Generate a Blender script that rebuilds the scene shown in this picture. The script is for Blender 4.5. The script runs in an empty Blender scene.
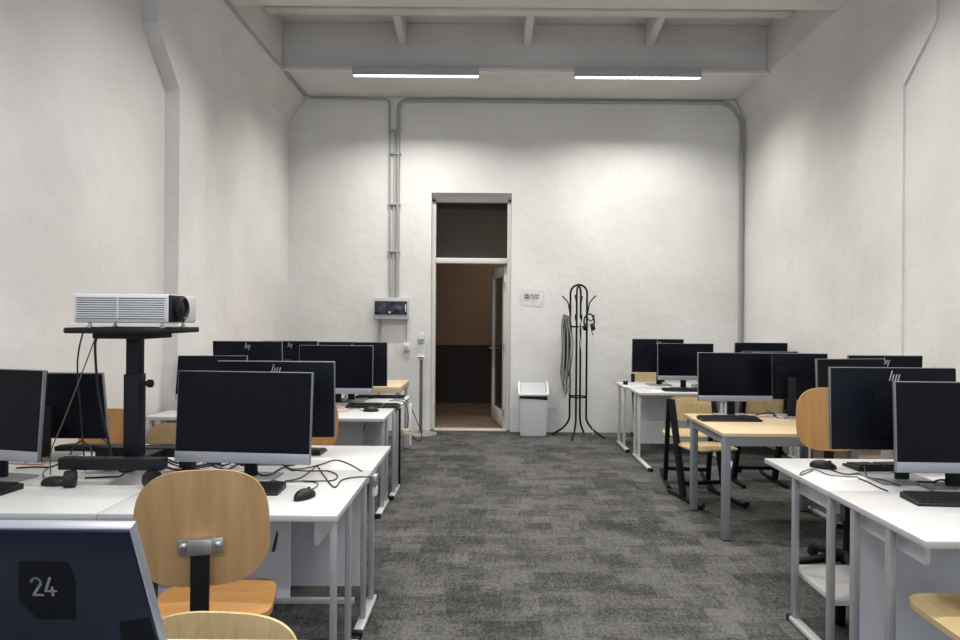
import bpy, bmesh, math, random
from mathutils import Vector, Matrix
random.seed(7)
C = bpy.context.scene.collection
PI = math.pi
R = math.radians

# ------------------------------------------------------------------ measuring helper (photo 960x640, lens 25 mm)
F, CAMZ, ROLL, CX, CY = 666.67, 1.47, 0.0079, 490.0, 317.0
def at(px, py, z=None, Y=None):
    u, v = px - CX, CY - py
    a = (u*math.cos(ROLL) - v*math.sin(ROLL))/F
    b = (u*math.sin(ROLL) + v*math.cos(ROLL))/F
    if Y is None: Y = (z - CAMZ)/b
    return Vector((a*Y, Y, CAMZ + b*Y))

# ------------------------------------------------------------------ materials
def new_mat(name, col=(.8,.8,.8), rough=.5, metal=0., spec=.5):
    m = bpy.data.materials.new(name); m.use_nodes = True
    b = m.node_tree.nodes['Principled BSDF']
    b.inputs['Base Color'].default_value = (*col, 1)
    b.inputs['Roughness'].default_value = rough
    b.inputs['Metallic'].default_value = metal
    b.inputs['Specular IOR Level'].default_value = spec
    return m
def nodes(m): return m.node_tree.nodes, m.node_tree.links, m.node_tree.nodes['Principled BSDF']
def ramp(n, stops):
    r = n.new('ShaderNodeValToRGB')
    e = r.color_ramp.elements
    e[0].position, e[0].color = stops[0][0], (*stops[0][1], 1)
    e[1].position, e[1].color = stops[-1][0], (*stops[-1][1], 1)
    for p, c in stops[1:-1]:
        x = e.new(p); x.color = (*c, 1)
    return r
def speckle(m, scale, c0, c1, detail=4, bump=0., stretch=(1,1,1), lo=.35, hi=.65, bscale=None):
    n, l, b = nodes(m)
    tc = n.new('ShaderNodeTexCoord'); mp = n.new('ShaderNodeMapping'); mp.inputs['Scale'].default_value = stretch
    nz = n.new('ShaderNodeTexNoise'); nz.inputs['Scale'].default_value = scale; nz.inputs['Detail'].default_value = detail
    r = ramp(n, [(lo, c0), (hi, c1)])
    l.new(tc.outputs['Object'], mp.inputs['Vector']); l.new(mp.outputs['Vector'], nz.inputs['Vector'])
    l.new(nz.outputs['Fac'], r.inputs['Fac']); l.new(r.outputs['Color'], b.inputs['Base Color'])
    if bump:
        n2 = n.new('ShaderNodeTexNoise'); n2.inputs['Scale'].default_value = bscale or scale*6; n2.inputs['Detail'].default_value = 6
        l.new(tc.outputs['Object'], n2.inputs['Vector'])
        bp = n.new('ShaderNodeBump'); bp.inputs['Strength'].default_value = bump; bp.inputs['Distance'].default_value = .02
        l.new(n2.outputs['Fac'], bp.inputs['Height']); l.new(bp.outputs['Normal'], b.inputs['Normal'])
    return m
M = {}
M['plaster'] = speckle(new_mat('plaster', rough=.9, spec=.2), 1.1, (.70,.69,.66), (.78,.775,.75), 6, .35, bscale=9)
M['plaster_side'] = speckle(new_mat('plaster_side', rough=.9, spec=.2), .9, (.66,.64,.62), (.78,.76,.74), 7, .45, bscale=7)
M['ceiling'] = speckle(new_mat('ceiling_paint', rough=.9, spec=.2), 1.5, (.60,.59,.57), (.66,.65,.63), 4, .15)
M['white_paint'] = new_mat('white_paint', (.70,.69,.65), .45)
M['desk_top'] = speckle(new_mat('white_laminate', rough=.28, spec=.5), 2., (.60,.60,.595), (.64,.64,.635))
M['desk_edge'] = new_mat('grey_edge', (.50,.51,.53), .4)
M['board'] = new_mat('white_board', (.66,.67,.70), .45)
M['frame'] = new_mat('grey_steel_frame', (.38,.39,.40), .38, .3)
M['frame_light'] = new_mat('light_steel_frame', (.62,.62,.62), .35, .2)
M['blue_steel'] = new_mat('blue_grey_steel', (.24,.265,.30), .4, .2)
M['black'] = new_mat('black_plastic', (.010,.010,.011), .45, 0, .3)
M['black_matte'] = new_mat('black_powder_coat', (.006,.006,.008), .6, 0, .25)
M['stand'] = new_mat('stand_black', (.007,.008,.011), .5, 0, .25)
M['neck'] = new_mat('stand_dark', (.012,.013,.017), .45, 0, .2)
M['key'] = new_mat('key_black', (.016,.016,.018), .5, 0, .3)
M['cable'] = new_mat('cable_black', (.010,.010,.011), .5)
M['cable_grey'] = new_mat('cable_grey', (.35,.35,.34), .5)
M['cable_orange'] = new_mat('cable_orange', (.50,.22,.10), .5)
M['cable_yellow'] = new_mat('cable_olive', (.13,.12,.07), .5)
M['cable_white'] = new_mat('cable_white', (.70,.70,.68), .5)
M['screen'] = new_mat('screen_glass', (.0028,.0037,.0075), .2, 0, .15)
M['back'] = new_mat('monitor_back', (.0055,.0065,.011), .38, 0, .10)
M['silver'] = new_mat('silver', (.33,.345,.395), .40, .4)  # bluish tint in the colour stands in for cool window light
M['bezel'] = new_mat('bezel', (.20,.205,.22), .45, .4)
M['foot_grey'] = new_mat('foot_grey', (.24,.24,.25), .45, .3)
M['navy_back'] = new_mat('navy_back', (.007,.011,.022), .34, 0, .11)
M['logo'] = new_mat('logo_silver', (.55,.56,.58), .3, .4)
M['sticker'] = new_mat('sticker_dark', (.003,.0035,.006), .5, 0, .06)
M['figure'] = new_mat('grey_print', (.15,.16,.18), .6)
M['pole'] = new_mat('pole_grey', (.16,.16,.155), .45, .2)
M['plate'] = new_mat('plate_grey', (.30,.295,.28), .5, .2)
M['chrome'] = new_mat('zinc_plated', (.55,.56,.57), .3, .85)
M['white_plastic'] = new_mat('white_plastic', (.72,.73,.74), .4)
M['grey_plastic'] = new_mat('grey_plastic', (.52,.53,.54), .4)
M['bin'] = new_mat('bin_grey', (.56,.58,.60), .45)
M['projector'] = new_mat('projector_white', (.60,.61,.63), .4)
M['vent'] = new_mat('vent_grey', (.10,.10,.11), .6)
M['conduit'] = new_mat('conduit_grey', (.36,.36,.35), .5)
M['conduit_light'] = new_mat('conduit_light', (.47,.47,.45), .5)
M['lamp_body'] = new_mat('lamp_grey', (.42,.43,.44), .5)
M['cream'] = new_mat('cream_plastic', (.62,.54,.38), .5)
M['red'] = new_mat('red_plastic', (.35,.03,.02), .5)
M['paper'] = speckle(new_mat('paper', rough=.7), 12, (.72,.70,.72), (.80,.79,.80), 2, .3, bscale=10)
M['ink'] = new_mat('ink', (.12,.11,.14), .8)
M['panel_window'] = speckle(new_mat('dark_cover', rough=.15), 14, (.012,.013,.022), (.05,.06,.085), 2)
M['hall_wall'] = new_mat('hall_wall_brown', (.34,.25,.18), .8)
M['hall_dado'] = new_mat('hall_dado', (.035,.028,.026), .6)
M['hall_floor'] = speckle(new_mat('hall_floor', rough=.5), 4, (.17,.125,.088), (.23,.17,.12), 3)
M['beige'] = new_mat('beige_board', (.62,.54,.48), .5)

def wood(name, c0, c1, rough=.4, stretch=(14,14,1.1), scale=3.):
    m = new_mat(name, rough=rough)
    n, l, b = nodes(m)
    tc = n.new('ShaderNodeTexCoord'); mp = n.new('ShaderNodeMapping'); mp.inputs['Scale'].default_value = stretch
    nz = n.new('ShaderNodeTexNoise'); nz.inputs['Scale'].default_value = scale; nz.inputs['Detail'].default_value = 5; nz.inputs['Distortion'].default_value = .5
    r = ramp(n, [(.3, c0), (.72, c1)])
    l.new(tc.outputs['Object'], mp.inputs['Vector']); l.new(mp.outputs['Vector'], nz.inputs['Vector'])
    l.new(nz.outputs['Fac'], r.inputs['Fac']); l.new(r.outputs['Color'], b.inputs['Base Color'])
    return m
M['beech'] = wood('beech_plywood', (.44,.262,.115), (.57,.37,.185), .38, (9,9,.6), 2.2)
M['beech_seat'] = wood('beech_seat', (.42,.20,.065), (.52,.28,.10), .38, (1.,8,8))
M['beech_brown'] = wood('brown_plywood', (.40,.205,.070), (.52,.29,.11), .38, (9,9,.6), 2.2)
M['oak'] = wood('pale_plywood', (.52,.385,.185), (.64,.50,.27), .45, (22,22,1), 3)
M['oak_h'] = wood('pale_plywood_seat', (.50,.37,.18), (.62,.48,.26), .45, (22,1.,22), 3)
M['ply_edge'] = new_mat('plywood_edge', (.58,.47,.33), .6)
M['table_wood'] = wood('maple_laminate', (.60,.46,.28), (.68,.54,.35), .35, (1.2,14,14))

def carpet():
    m = new_mat('carpet_tiles', rough=.95, spec=.1)
    n, l, b = nodes(m)
    tc = n.new('ShaderNodeTexCoord')
    def bricks(sx, sy, off, freq, loc):
        mp = n.new('ShaderNodeMapping'); mp.inputs['Location'].default_value = loc
        l.new(tc.outputs['Object'], mp.inputs['Vector'])
        br = n.new('ShaderNodeTexBrick'); br.offset = off; br.offset_frequency = freq; br.squash = 1
        br.inputs['Color1'].default_value = (0,0,0,1); br.inputs['Color2'].default_value = (1,1,1,1); br.inputs['Mortar'].default_value = (.45,.45,.45,1)
        br.inputs['Scale'].default_value = 1; br.inputs['Mortar Size'].default_value = .002; br.inputs['Mortar Smooth'].default_value = .3
        br.inputs['Brick Width'].default_value = sx; br.inputs['Row Height'].default_value = sy
        l.new(mp.outputs['Vector'], br.inputs['Vector']); return br
    b1 = bricks(.19,.155,.37,2,(.05,.03,0)); b2 = bricks(.38,.31,.5,2,(.21,.11,0)); b3 = bricks(.125,.0775,.29,3,(.4,.3,0))
    def mul(x, f):
        q = n.new('ShaderNodeMath'); q.operation = 'MULTIPLY'; q.inputs[1].default_value = f; l.new(x, q.inputs[0]); return q.outputs[0]
    def add(x, y):
        q = n.new('ShaderNodeMath'); q.operation = 'ADD'; l.new(x, q.inputs[0]); l.new(y, q.inputs[1]); return q.outputs[0]
    def noise(scale, st, det=2):
        mp = n.new('ShaderNodeMapping'); mp.inputs['Scale'].default_value = st
        nz = n.new('ShaderNodeTexNoise'); nz.inputs['Scale'].default_value = scale; nz.inputs['Detail'].default_value = det
        l.new(tc.outputs['Object'], mp.inputs['Vector']); l.new(mp.outputs['Vector'], nz.inputs['Vector']); return nz.outputs['Fac']
    s = add(add(mul(b1.outputs['Color'], .21), mul(b2.outputs['Color'], .15)), mul(b3.outputs['Color'], .13))
    s = add(s, mul(noise(40, (1,.22,1)), .30)); s = add(s, mul(noise(80, (1,.45,1)), .75)); s = add(s, mul(noise(30, (.3,1.6,1)), .22)); s = add(s, mul(noise(1.3,(1,1,1)), .22)); s = mul(s, .70)
    r = ramp(n, [(.42, (.021,.021,.021)), (.60, (.052,.0512,.050)), (.86, (.140,.137,.132))])
    l.new(s, r.inputs['Fac']); l.new(r.outputs['Color'], b.inputs['Base Color'])
    bp = n.new('ShaderNodeBump'); bp.inputs['Strength'].default_value = .35; bp.inputs['Distance'].default_value = .004
    l.new(noise(260, (1,1,1)), bp.inputs['Height']); l.new(bp.outputs['Normal'], b.inputs['Normal'])
    return m
M['carpet'] = carpet()
def emit(name, col, s):
    m = bpy.data.materials.new(name); m.use_nodes = True
    n, l, b = nodes(m); b.inputs['Base Color'].default_value = (.8,.8,.8,1)
    b.inputs['Emission Color'].default_value = (*col, 1); b.inputs['Emission Strength'].default_value = s
    return m
M['lamp_glow'] = emit('lamp_glow', (1,.98,.95), 9)
def glass(name, col, rough=.02):
    m = new_mat(name, col, rough); b = nodes(m)[2]
    b.inputs['Transmission Weight'].default_value = 1; b.inputs['IOR'].default_value = 1.45
    return m
M['pane'] = new_mat('pane_dark', (.03,.03,.026), .12, 0, .4)
b_ = nodes(M['pane'])[2]; b_.inputs['Alpha'].default_value = .45
M['door_glass'] = new_mat('door_glass', (.06,.06,.05), .1, 0, .5)
nodes(M['door_glass'])[2].inputs['Alpha'].default_value = .5

# ------------------------------------------------------------------ mesh builder
class MB:
    def __init__(s): s.b = bmesh.new()
    def box(s, x0, x1, y0, y1, z0, z1, bev=0, mat=None, seg=2):
        t = bmesh.new()
        vs = [t.verts.new((x, y, z)) for x in (x0,x1) for y in (y0,y1) for z in (z0,z1)]
        for f in ((0,1,3,2),(4,6,7,5),(0,4,5,1),(2,3,7,6),(0,2,6,4),(1,5,7,3)): t.faces.new([vs[i] for i in f])
        if bev: bmesh.ops.bevel(t, geom=list(t.edges), offset=bev, segments=seg, affect='EDGES', profile=.5)
        return s.merge(t, mat)
    def merge(s, t, mat=None):
        bmesh.ops.recalc_face_normals(t, faces=list(t.faces))
        if mat: bmesh.ops.transform(t, matrix=mat, verts=list(t.verts))
        me = bpy.data.meshes.new('tmp'); t.to_mesh(me); t.free(); s.b.from_mesh(me); bpy.data.meshes.remove(me); return s
    def prism(s, poly, axis, a, b, bev=0, mat=None):      # polygon of 2D points extruded along an axis
        t = bmesh.new()
        def p(q, h):
            return {'x':(h,q[0],q[1]), 'y':(q[0],h,q[1]), 'z':(q[0],q[1],h)}[axis]
        A = [t.verts.new(p(q,a)) for q in poly]; B = [t.verts.new(p(q,b)) for q in poly]
        t.faces.new(A); t.faces.new(B[::-1]); n = len(poly)
        for i in range(n): t.faces.new((A[i], B[i], B[(i+1)%n], A[(i+1)%n]))
        if bev: bmesh.ops.bevel(t, geom=list(t.edges), offset=bev, segments=1, affect='EDGES')
        return s.merge(t, mat)
    def tube(s, pts, r, n=8, cap=True, radii=None):
        pts = [Vector(p) for p in pts]; t = bmesh.new(); rings = []; prev = None
        for i, p in enumerate(pts):
            d = (pts[min(i+1,len(pts)-1)] - pts[max(i-1,0)]).normalized()
            if prev is None:
                up = Vector((0,0,1)) if abs(d.z) < .9 else Vector((1,0,0))
                sx = d.cross(up).normalized()
            else:
                sx = prev - d*prev.dot(d)
                sx = sx.normalized() if sx.length > 1e-6 else d.orthogonal().normalized()
            prev = sx; sy = d.cross(sx)
            rr = radii[i] if radii else r
            rings.append([t.verts.new(p + (sx*math.cos(k*2*PI/n) + sy*math.sin(k*2*PI/n))*rr) for k in range(n)])
        for a, b in zip(rings, rings[1:]):
            for k in range(n): t.faces.new((a[k], a[(k+1)%n], b[(k+1)%n], b[k]))
        if cap: t.faces.new(rings[0][::-1]); t.faces.new(rings[-1])
        return s.merge(t)
    def bar(s, p, q, w, h, up=(0,0,1)):                    # rectangular bar between two points
        p, q = Vector(p), Vector(q); d = (q-p).normalized(); up = Vector(up)
        if abs(d.dot(up)) > .95: up = Vector((0,1,0))
        sx = d.cross(up).normalized(); sy = sx.cross(d)
        t = bmesh.new(); o = [(-w/2,-h/2),(w/2,-h/2),(w/2,h/2),(-w/2,h/2)]
        A = [t.verts.new(p + sx*a + sy*b) for a,b in o]; B = [t.verts.new(q + sx*a + sy*b) for a,b in o]
        t.faces.new(A); t.faces.new(B[::-1])
        for i in range(4): t.faces.new((A[i], B[i], B[(i+1)%4], A[(i+1)%4]))
        return s.merge(t)
    def lathe(s, prof, n=24, mat=None):
        t = bmesh.new(); rings = []
        for r, z in prof:
            rings.append([t.verts.new((r*math.cos(k*2*PI/n), r*math.sin(k*2*PI/n), z)) for k in range(n)])
        for a, b in zip(rings, rings[1:]):
            for k in range(n): t.faces.new((a[k], a[(k+1)%n], b[(k+1)%n], b[k]))
        t.faces.new(rings[0][::-1]); t.faces.new(rings[-1])
        return s.merge(t, mat)
    def shell(s, outline, bend, th, mat=None, rings=7):    # rounded plywood shell in the XZ plane, normal Y
        t = bmesh.new(); n = len(outline); cx = sum(p[0] for p in outline)/n; cz = sum(p[1] for p in outline)/n
        F_, B_ = [], []
        for k in range(1, rings+1):
            f = k/rings
            q = [(cx+(p[0]-cx)*f, cz+(p[1]-cz)*f) for p in outline]
            F_.append([t.verts.new((x, bend(x,z), z)) for x,z in q]); B_.append([t.verts.new((x, bend(x,z)+th, z)) for x,z in q])
        fc = t.verts.new((cx, bend(cx,cz), cz)); bc = t.verts.new((cx, bend(cx,cz)+th, cz))
        for L, c in ((F_,fc),(B_,bc)):
            for k in range(n): t.faces.new((c, L[0][k], L[0][(k+1)%n]))
            for a, b in zip(L, L[1:]):
                for k in range(n): t.faces.new((a[k], b[k], b[(k+1)%n], a[(k+1)%n]))
        for k in range(n): t.faces.new((F_[-1][k], B_[-1][k], B_[-1][(k+1)%n], F_[-1][(k+1)%n]))
        return s.merge(t, mat)
    def build(s, name, mat, parent=None, smooth=True, ang=40):
        me = bpy.data.meshes.new(name); s.b.to_mesh(me); s.b.free()
        mats = mat if isinstance(mat, (list,tuple)) else [mat]
        for m in mats: me.materials.append(m)
        if smooth:
            me.polygons.foreach_set('use_smooth', [True]*len(me.polygons))
            try: me.set_sharp_from_angle(angle=R(ang))
            except Exception: pass
        o = bpy.data.objects.new(name, me); C.objects.link(o)
        if parent: o.parent = parent
        return o
def T(x,y,z): return Matrix.Translation((x,y,z))
def RX(a): return Matrix.Rotation(R(a),4,'X')
def RY(a): return Matrix.Rotation(R(a),4,'Y')
def RZ(a): return Matrix.Rotation(R(a),4,'Z')
def superellipse(w, h, e=3.2, n=48, z0=0, taper=0):
    out = []
    for k in range(n):
        a = 2*PI*k/n; c, s = math.cos(a), math.sin(a)
        x = w/2*math.copysign(abs(c)**(2/e), c); z = h/2*math.copysign(abs(s)**(2/e), s)
        out.append((x*(1+taper*z/(h/2)), z+z0))
    return out
def curve(pts, per=8):                                     # Catmull-Rom through points
    pts = [Vector(p) for p in pts]; out = []
    for i in range(len(pts)-1):
        p0 = pts[max(i-1,0)]; p1 = pts[i]; p2 = pts[i+1]; p3 = pts[min(i+2,len(pts)-1)]
        for k in range(per):
            t = k/per
            out.append(.5*((2*p1)+(p2-p0)*t+(2*p0-5*p1+4*p2-p3)*t*t+(3*p1-p0-3*p2+p3)*t**3))
    out.append(pts[-1]); return out
def fillet(pts, r, k=6):                                   # polyline with rounded corners
    pts = [Vector(p) for p in pts]; out = [pts[0]]
    for a, b, c in zip(pts, pts[1:], pts[2:]):
        d1 = (a-b).normalized(); d2 = (c-b).normalized(); rr = min(r, (a-b).length*.45, (c-b).length*.45)
        for i in range(k+1):
            t = i/k; out.append((b+d1*rr)*(1-t)**2 + b*2*t*(1-t) + (b+d2*rr)*t*t)
    out.append(pts[-1]); return out

def tag(o, label, cat, group=None):
    o['label'] = label; o['category'] = cat
    if group: o['group'] = group
    return o
def thing(name, label, cat, loc=(0,0,0), rz=0, group=None):
    o = bpy.data.objects.new(name, None); C.objects.link(o); o.empty_display_size = .1
    o.location = loc; o.rotation_euler = (0,0,R(rz)); return tag(o, label, cat, group)
def struct(o): o['kind'] = 'structure'; return o
def copy_thing(o, label, loc, rz=0, group=None, parent=None):
    c = o.copy(); C.objects.link(c)
    if parent: c.parent = parent
    else:
        c.location = loc; c.rotation_euler = (0,0,R(rz)); c['label'] = label
        if group: c['group'] = group
    for ch in list(o.children): copy_thing(ch, None, None, parent=c)
    return c

# ================================================================== THE ROOM
XL, XR, YB, YF = -2.59, 3.25, 8.55, -2.4
XLN = -2.64                                                # nearer bay of the left wall
ZT = 4.95
H1, HX_L, HX_R, HZ0 = 4.27, -2.368, 3.12, 3.94
f = MB(); f.box(-2.9,3.5,-2.6,8.80,-.06,0); struct(f.build('floor', M['carpet'], smooth=False))
c = MB(); c.box(-2.9,3.5,-2.6,8.85,4.80,ZT); struct(c.build('ceiling', M['ceiling'], smooth=False))
w = MB(); w.box(XL-.3,XL,5.6,YB,0,4.8); w.box(XLN-.3,XLN,YF-.2,5.6,0,4.8)
struct(w.build('wall_left', M['plaster_side'], smooth=False))
w = MB(); w.box(XR,XR+.3,YF-.2,YB+.3,0,4.8); struct(w.build('wall_right', M['plaster_side'], smooth=False))
# back wall with the tall door opening
dx0, dx1, dzt = -.762, .268, 3.06
w = MB(); w.box(XL-.3,dx0,YB,YB+.3,0,4.8); w.box(dx1,XR+.0,YB,YB+.3,0,4.8)
w.prism([(YB,dzt),(YB,4.8),(YB+.3,4.8),(YB+.3,dzt-.085)], 'x', dx0, dx1)
struct(w.build('wall_back', M['plaster'], smooth=False))
# wall behind the viewer with two windows
wins = [(-1.9,-.2),(.9,2.6)]; wz0, wz1 = 1.0, 3.3
w = MB(); xs = [XLN-.3]+[v for q in wins for v in q]+[XR+.3]
for i in range(0,6,2): w.box(xs[i],xs[i+1],YF-.2,YF,0,4.8)
for a,b in wins: w.box(a,b,YF-.2,YF,0,wz0); w.box(a,b,YF-.2,YF,wz1,4.8)
struct(w.build('wall_front', M['plaster'], smooth=False))
for i,(a,b) in enumerate(wins):
    e = struct(bpy.data.objects.new('window_%d'%(i+1), None)); C.objects.link(e); e.location = ((a+b)/2, YF-.1, wz0)
    hw, hh = (b-a)/2, wz1-wz0
    m = MB(); t=.06
    m.box(-hw,-hw+t,-.04,.04,0,hh); m.box(hw-t,hw,-.04,.04,0,hh); m.box(-hw,hw,-.04,.04,0,t); m.box(-hw,hw,-.04,.04,hh-t,hh); m.box(-t/2,t/2,-.04,.04,0,hh)
    m.build('window_frame', M['white_paint'], e)
    m = MB(); m.box(-hw+t,hw-t,-.035,-.03,t,hh-t); m.build('pane', M['pane'], e)
# pilasters with widening heads
pc = 5.632
def pilaster(i, x0, x1, yc, hw, hw2, za, zb, mat):
    poly = [(yc-hw,0),(yc+hw,0),(yc+hw,za),(yc+hw2,zb),(yc+hw2,4.8),(yc-hw2,4.8),(yc-hw2,zb),(yc-hw,za)]
    m = MB(); m.prism(poly,'x',x0,x1); return struct(m.build('trim_%d'%i, mat, smooth=False))
pilaster(1, XLN-.05, -2.52, pc, .245, .61, 3.295, 3.67, M['plaster_side'])
pilaster(2, 3.228, XR+.05, 5.51, .28, .66, 3.31, 3.66, M['plaster_side'])
# long edge beams with a sloping underside
m = MB(); m.prism([(XLN-.1,HZ0),(XL,HZ0),(HX_L,H1),(HX_L,4.8),(XLN-.1,4.8)],'y',YF,YB); struct(m.build('trim_3', M['ceiling'], smooth=False))
m = MB(); m.prism([(XR+.1,HZ0+.04),(XR,HZ0+.04),(HX_R,H1),(HX_R,4.8),(XR+.1,4.8)],'y',YF,YB); struct(m.build('trim_4', M['ceiling'], smooth=False))
# cross beams
for i,(a,b) in enumerate(((7.56,YB),(5.30,6.04),(2.4,3.1),(-.5,.2))):
    m = MB(); m.box(HX_L,HX_R,a,b,H1,4.8, .012); struct(m.build('trim_%d'%(5+i), M['ceiling'], smooth=False))
m = MB(); m.box(HX_L,HX_R,6.86,7.02,4.63,4.8,.02); struct(m.build('trim_9', M['ceiling'], smooth=False))
for i,x in enumerate((-1.01,.40,1.78)):
    m = MB(); m.prism([(7.0,4.63),(7.56,4.54),(7.56,4.8),(7.0,4.8)],'x',x-.045,x+.045,.012); struct(m.build('trim_%d'%(10+i), M['ceiling'], smooth=False))

# door: frame, transom, open leaf
d = struct(bpy.data.objects.new('door_1', None)); C.objects.link(d); d.location = (0,8.72,0)
m = MB(); y0,y1 = -.05,.07
m.box(dx0,dx0+.05,y0,y1,0,3.0,.004); m.box(dx1-.05,dx1,y0,y1,0,3.0,.004); m.box(dx0,dx1,y0,y1,2.96,3.03,.004)
m.build('door_frame', M['white_paint'], d)
m = MB(); m.box(dx0+.05,dx1-.05,y0-.01,y1,2.165,2.235,.006); m.build('transom_bar', M['white_paint'], d)
m = MB(); m.box(dx0+.05,dx1-.05,.0,.008,2.23,2.97); m.build('transom_pane', M['pane'], d)
m = MB(); m.box(dx0+.05,dx1-.05,-.14,.05,0,.012,.003); m.build('threshold', M['beige'], d)
lf = bpy.data.objects.new('door_leaf', None); C.objects.link(lf); lf.parent = d; lf.location = (dx1-.062,.02,0); lf.rotation_euler = (0,0,R(100.5-180))
def leafbox(m,*a,**k): return m.box(*a,**k)
LW, LH = .87, 2.14
m = MB()                                                     # leaf runs along -X from its hinge, turned into the hall
for a in ((-.11,0,0,LH),(-LW,-LW+.11,0,LH)): m.box(a[0],a[1],-.022,.022,.015,LH,.003)
m.box(-LW+.1,-.1,-.021,.021,.015,.22,.003); m.box(-LW+.1,-.1,-.021,.021,LH-.13,LH,.003)
lb = m.build('leaf_frame', M['white_paint'], lf)
m = MB(); m.box(-LW+.105,-.105,-.004,.004,.2,LH-.12); m.build('glass_pane', M['door_glass'], lf)
m = MB(); m.tube([(-LW+.05,-.02,1.03),(-LW+.05,-.07,1.03),(-LW+.16,-.07,1.03)],.009); m.tube([(-LW+.05,.02,1.03),(-LW+.05,.07,1.03),(-LW+.16,.07,1.03)],.009); m.build('door_handle', M['chrome'], lf)
lf.rotation_euler = (0,0,R(-79.5))
for z in (.22,1.08,1.9):
    m = MB(); m.tube([(.012,-.03,z-.045),(.012,-.03,z+.045)],.012); m.build('hinge', M['chrome'], lf)
# the hall beyond
w = MB(); w.box(-2.2,2.2,11.35,11.5,.99,3.4); struct(w.build('wall_hall', M['hall_wall'], smooth=False))
w = MB(); w.box(-2.2,2.2,11.33,11.5,0,.99); struct(w.build('trim_13', M['hall_dado'], smooth=False))
w = MB(); w.box(-2.2,-2.1,8.85,11.5,0,3.4); struct(w.build('wall_hall_left', M['hall_wall'], smooth=False))
w = MB(); w.box(2.1,2.2,8.85,11.5,0,3.4); struct(w.build('wall_hall_right', M['hall_wall'], smooth=False))
w = MB(); w.box(-2.2,2.2,8.85,11.5,3.4,3.5); struct(w.build('ceiling_hall', M['hall_wall'], smooth=False))
w = MB(); w.box(-2.2,2.2,8.80,11.5,-.06,.0); struct(w.build('floor_hall', M['hall_floor'], smooth=False))

# ================================================================== LAMPS
lamp_rows = [(7.50,(-.855,1.64)),(4.85,(-.855,1.64)),(2.05,(-.855,1.64)),(-.85,(-.855,1.64))]
LAMP_W = 1.0
def lamp(x, y, label):
    t = thing('ceiling_lamp', label, 'lamp', (x,y,4.17), 0)
    m = MB(); m.box(-.71,.71,-.045,.045,.022,.095,.004); m.box(-.71,.71,-.045,-.040,0,.022); m.box(-.71,.71,.040,.045,0,.022); m.box(-.71,-.704,-.04,.04,0,.022); m.box(.704,.71,-.04,.04,0,.022)
    m.build('housing', M['lamp_body'], t)
    m = MB(); m.box(-.70,.70,-.038,.038,.012,.02); m.build('diffuser', M['lamp_glow'], t)
    m = MB()
    for k in range(36): m.box(-.69+k*.0394-.002,-.69+k*.0394+.002,-.038,.038,.002,.012)
    m.build('louvre', M['white_plastic'], t)
    return t
lamp_lights = []
for r,(y,xs_) in enumerate(lamp_rows):
    for k,x in enumerate(xs_):
        if r == 0:
            lamp(x, y, ['long grey ceiling lamp on the rail, above the doorway side', 'long grey ceiling lamp on the rail, above the coat rack side'][k])
        else:
            tag(lamp(x, y, ''), 'long grey ceiling lamp above the desks, out of the frame', 'lamp', 'lamps above the desks')
        L = bpy.data.lights.new('lamp_light','AREA'); L.shape='RECTANGLE'; L.size=1.38; L.size_y=.075
        L.color=(1.0,.978,.935); L.spread=R(138); L.energy=(58 if r==0 else 60)
        o = bpy.data.objects.new('lamp_light', L); C.objects.link(o); o.location=(x,y,4.166); lamp_lights.append(o)
m = MB(); m.box(HX_L,HX_R,7.475,7.515,4.222,4.262,.003); tag(m.build('lamp_rail', M['white_paint']), 'thin grey rail running across the room carrying the two long lamps', 'rail')
# daylight at dusk from the windows behind
for a,b in wins:
    L = bpy.data.lights.new('window_light','AREA'); L.shape='RECTANGLE'; L.size=b-a-.1; L.size_y=2.2; L.color=(.55,.70,1.0); L.energy=42
    o = bpy.data.objects.new('window_light', L); C.objects.link(o); o.location=((a+b)/2,YF+.03,2.15); o.rotation_euler=(R(90),0,0)
L = bpy.data.lights.new('hall_light','AREA'); L.size=.8; L.color=(1,.82,.64); L.energy=13
o = bpy.data.objects.new('hall_light', L); C.objects.link(o); o.location=(.6,10.1,3.35)

# ================================================================== CONDUITS AND FITTINGS
def pipe(name, label, cat, pts, r, mat, fr=.06):
    m = MB(); m.tube(fillet(pts, fr), r, 10); return tag(m.build(name, mat), label, cat)
yw = YB-.02
pipe('conduit', 'thin grey conduit along the left edge beam, bending down to the switch box', 'conduit',
     [(HX_L+.0,-2.2,H1-.015),(HX_L+.01,YB-.05,H1-.02),(-1.335,yw-.005,H1-.03),(-1.305,yw,H1-.08),(-1.285,yw,1.70)], .014, M['conduit'], .1)
pipe('conduit', 'dark grey conduit across the top of the back wall and down its right corner', 'conduit',
     [(-1.19,yw,1.70),(-1.19,yw,H1-.04),(3.02,yw,H1-.035),(XR-.05,yw,H1-.26),(XR-.045,yw,.05)], .024, M['conduit'], .12)
pipe('conduit', 'pale straight conduit between the two grey ones above the switch box', 'conduit', [(-1.24,yw+.004,1.70),(-1.24,yw+.004,H1-.45)], .014, M['conduit_light'])
for i,z in enumerate((3.85,3.55,2.9,2.3)):
    m = MB(); m.box(-1.315,-1.155,YB-.045,YB,z-.012,z+.012,.002)
    tag(m.build('pipe_clamp', M['conduit']), ['topmost','second from the top','third from the top','lowest'][i]+' pipe clamp on the conduits over the switch box', 'clamp')
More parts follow.
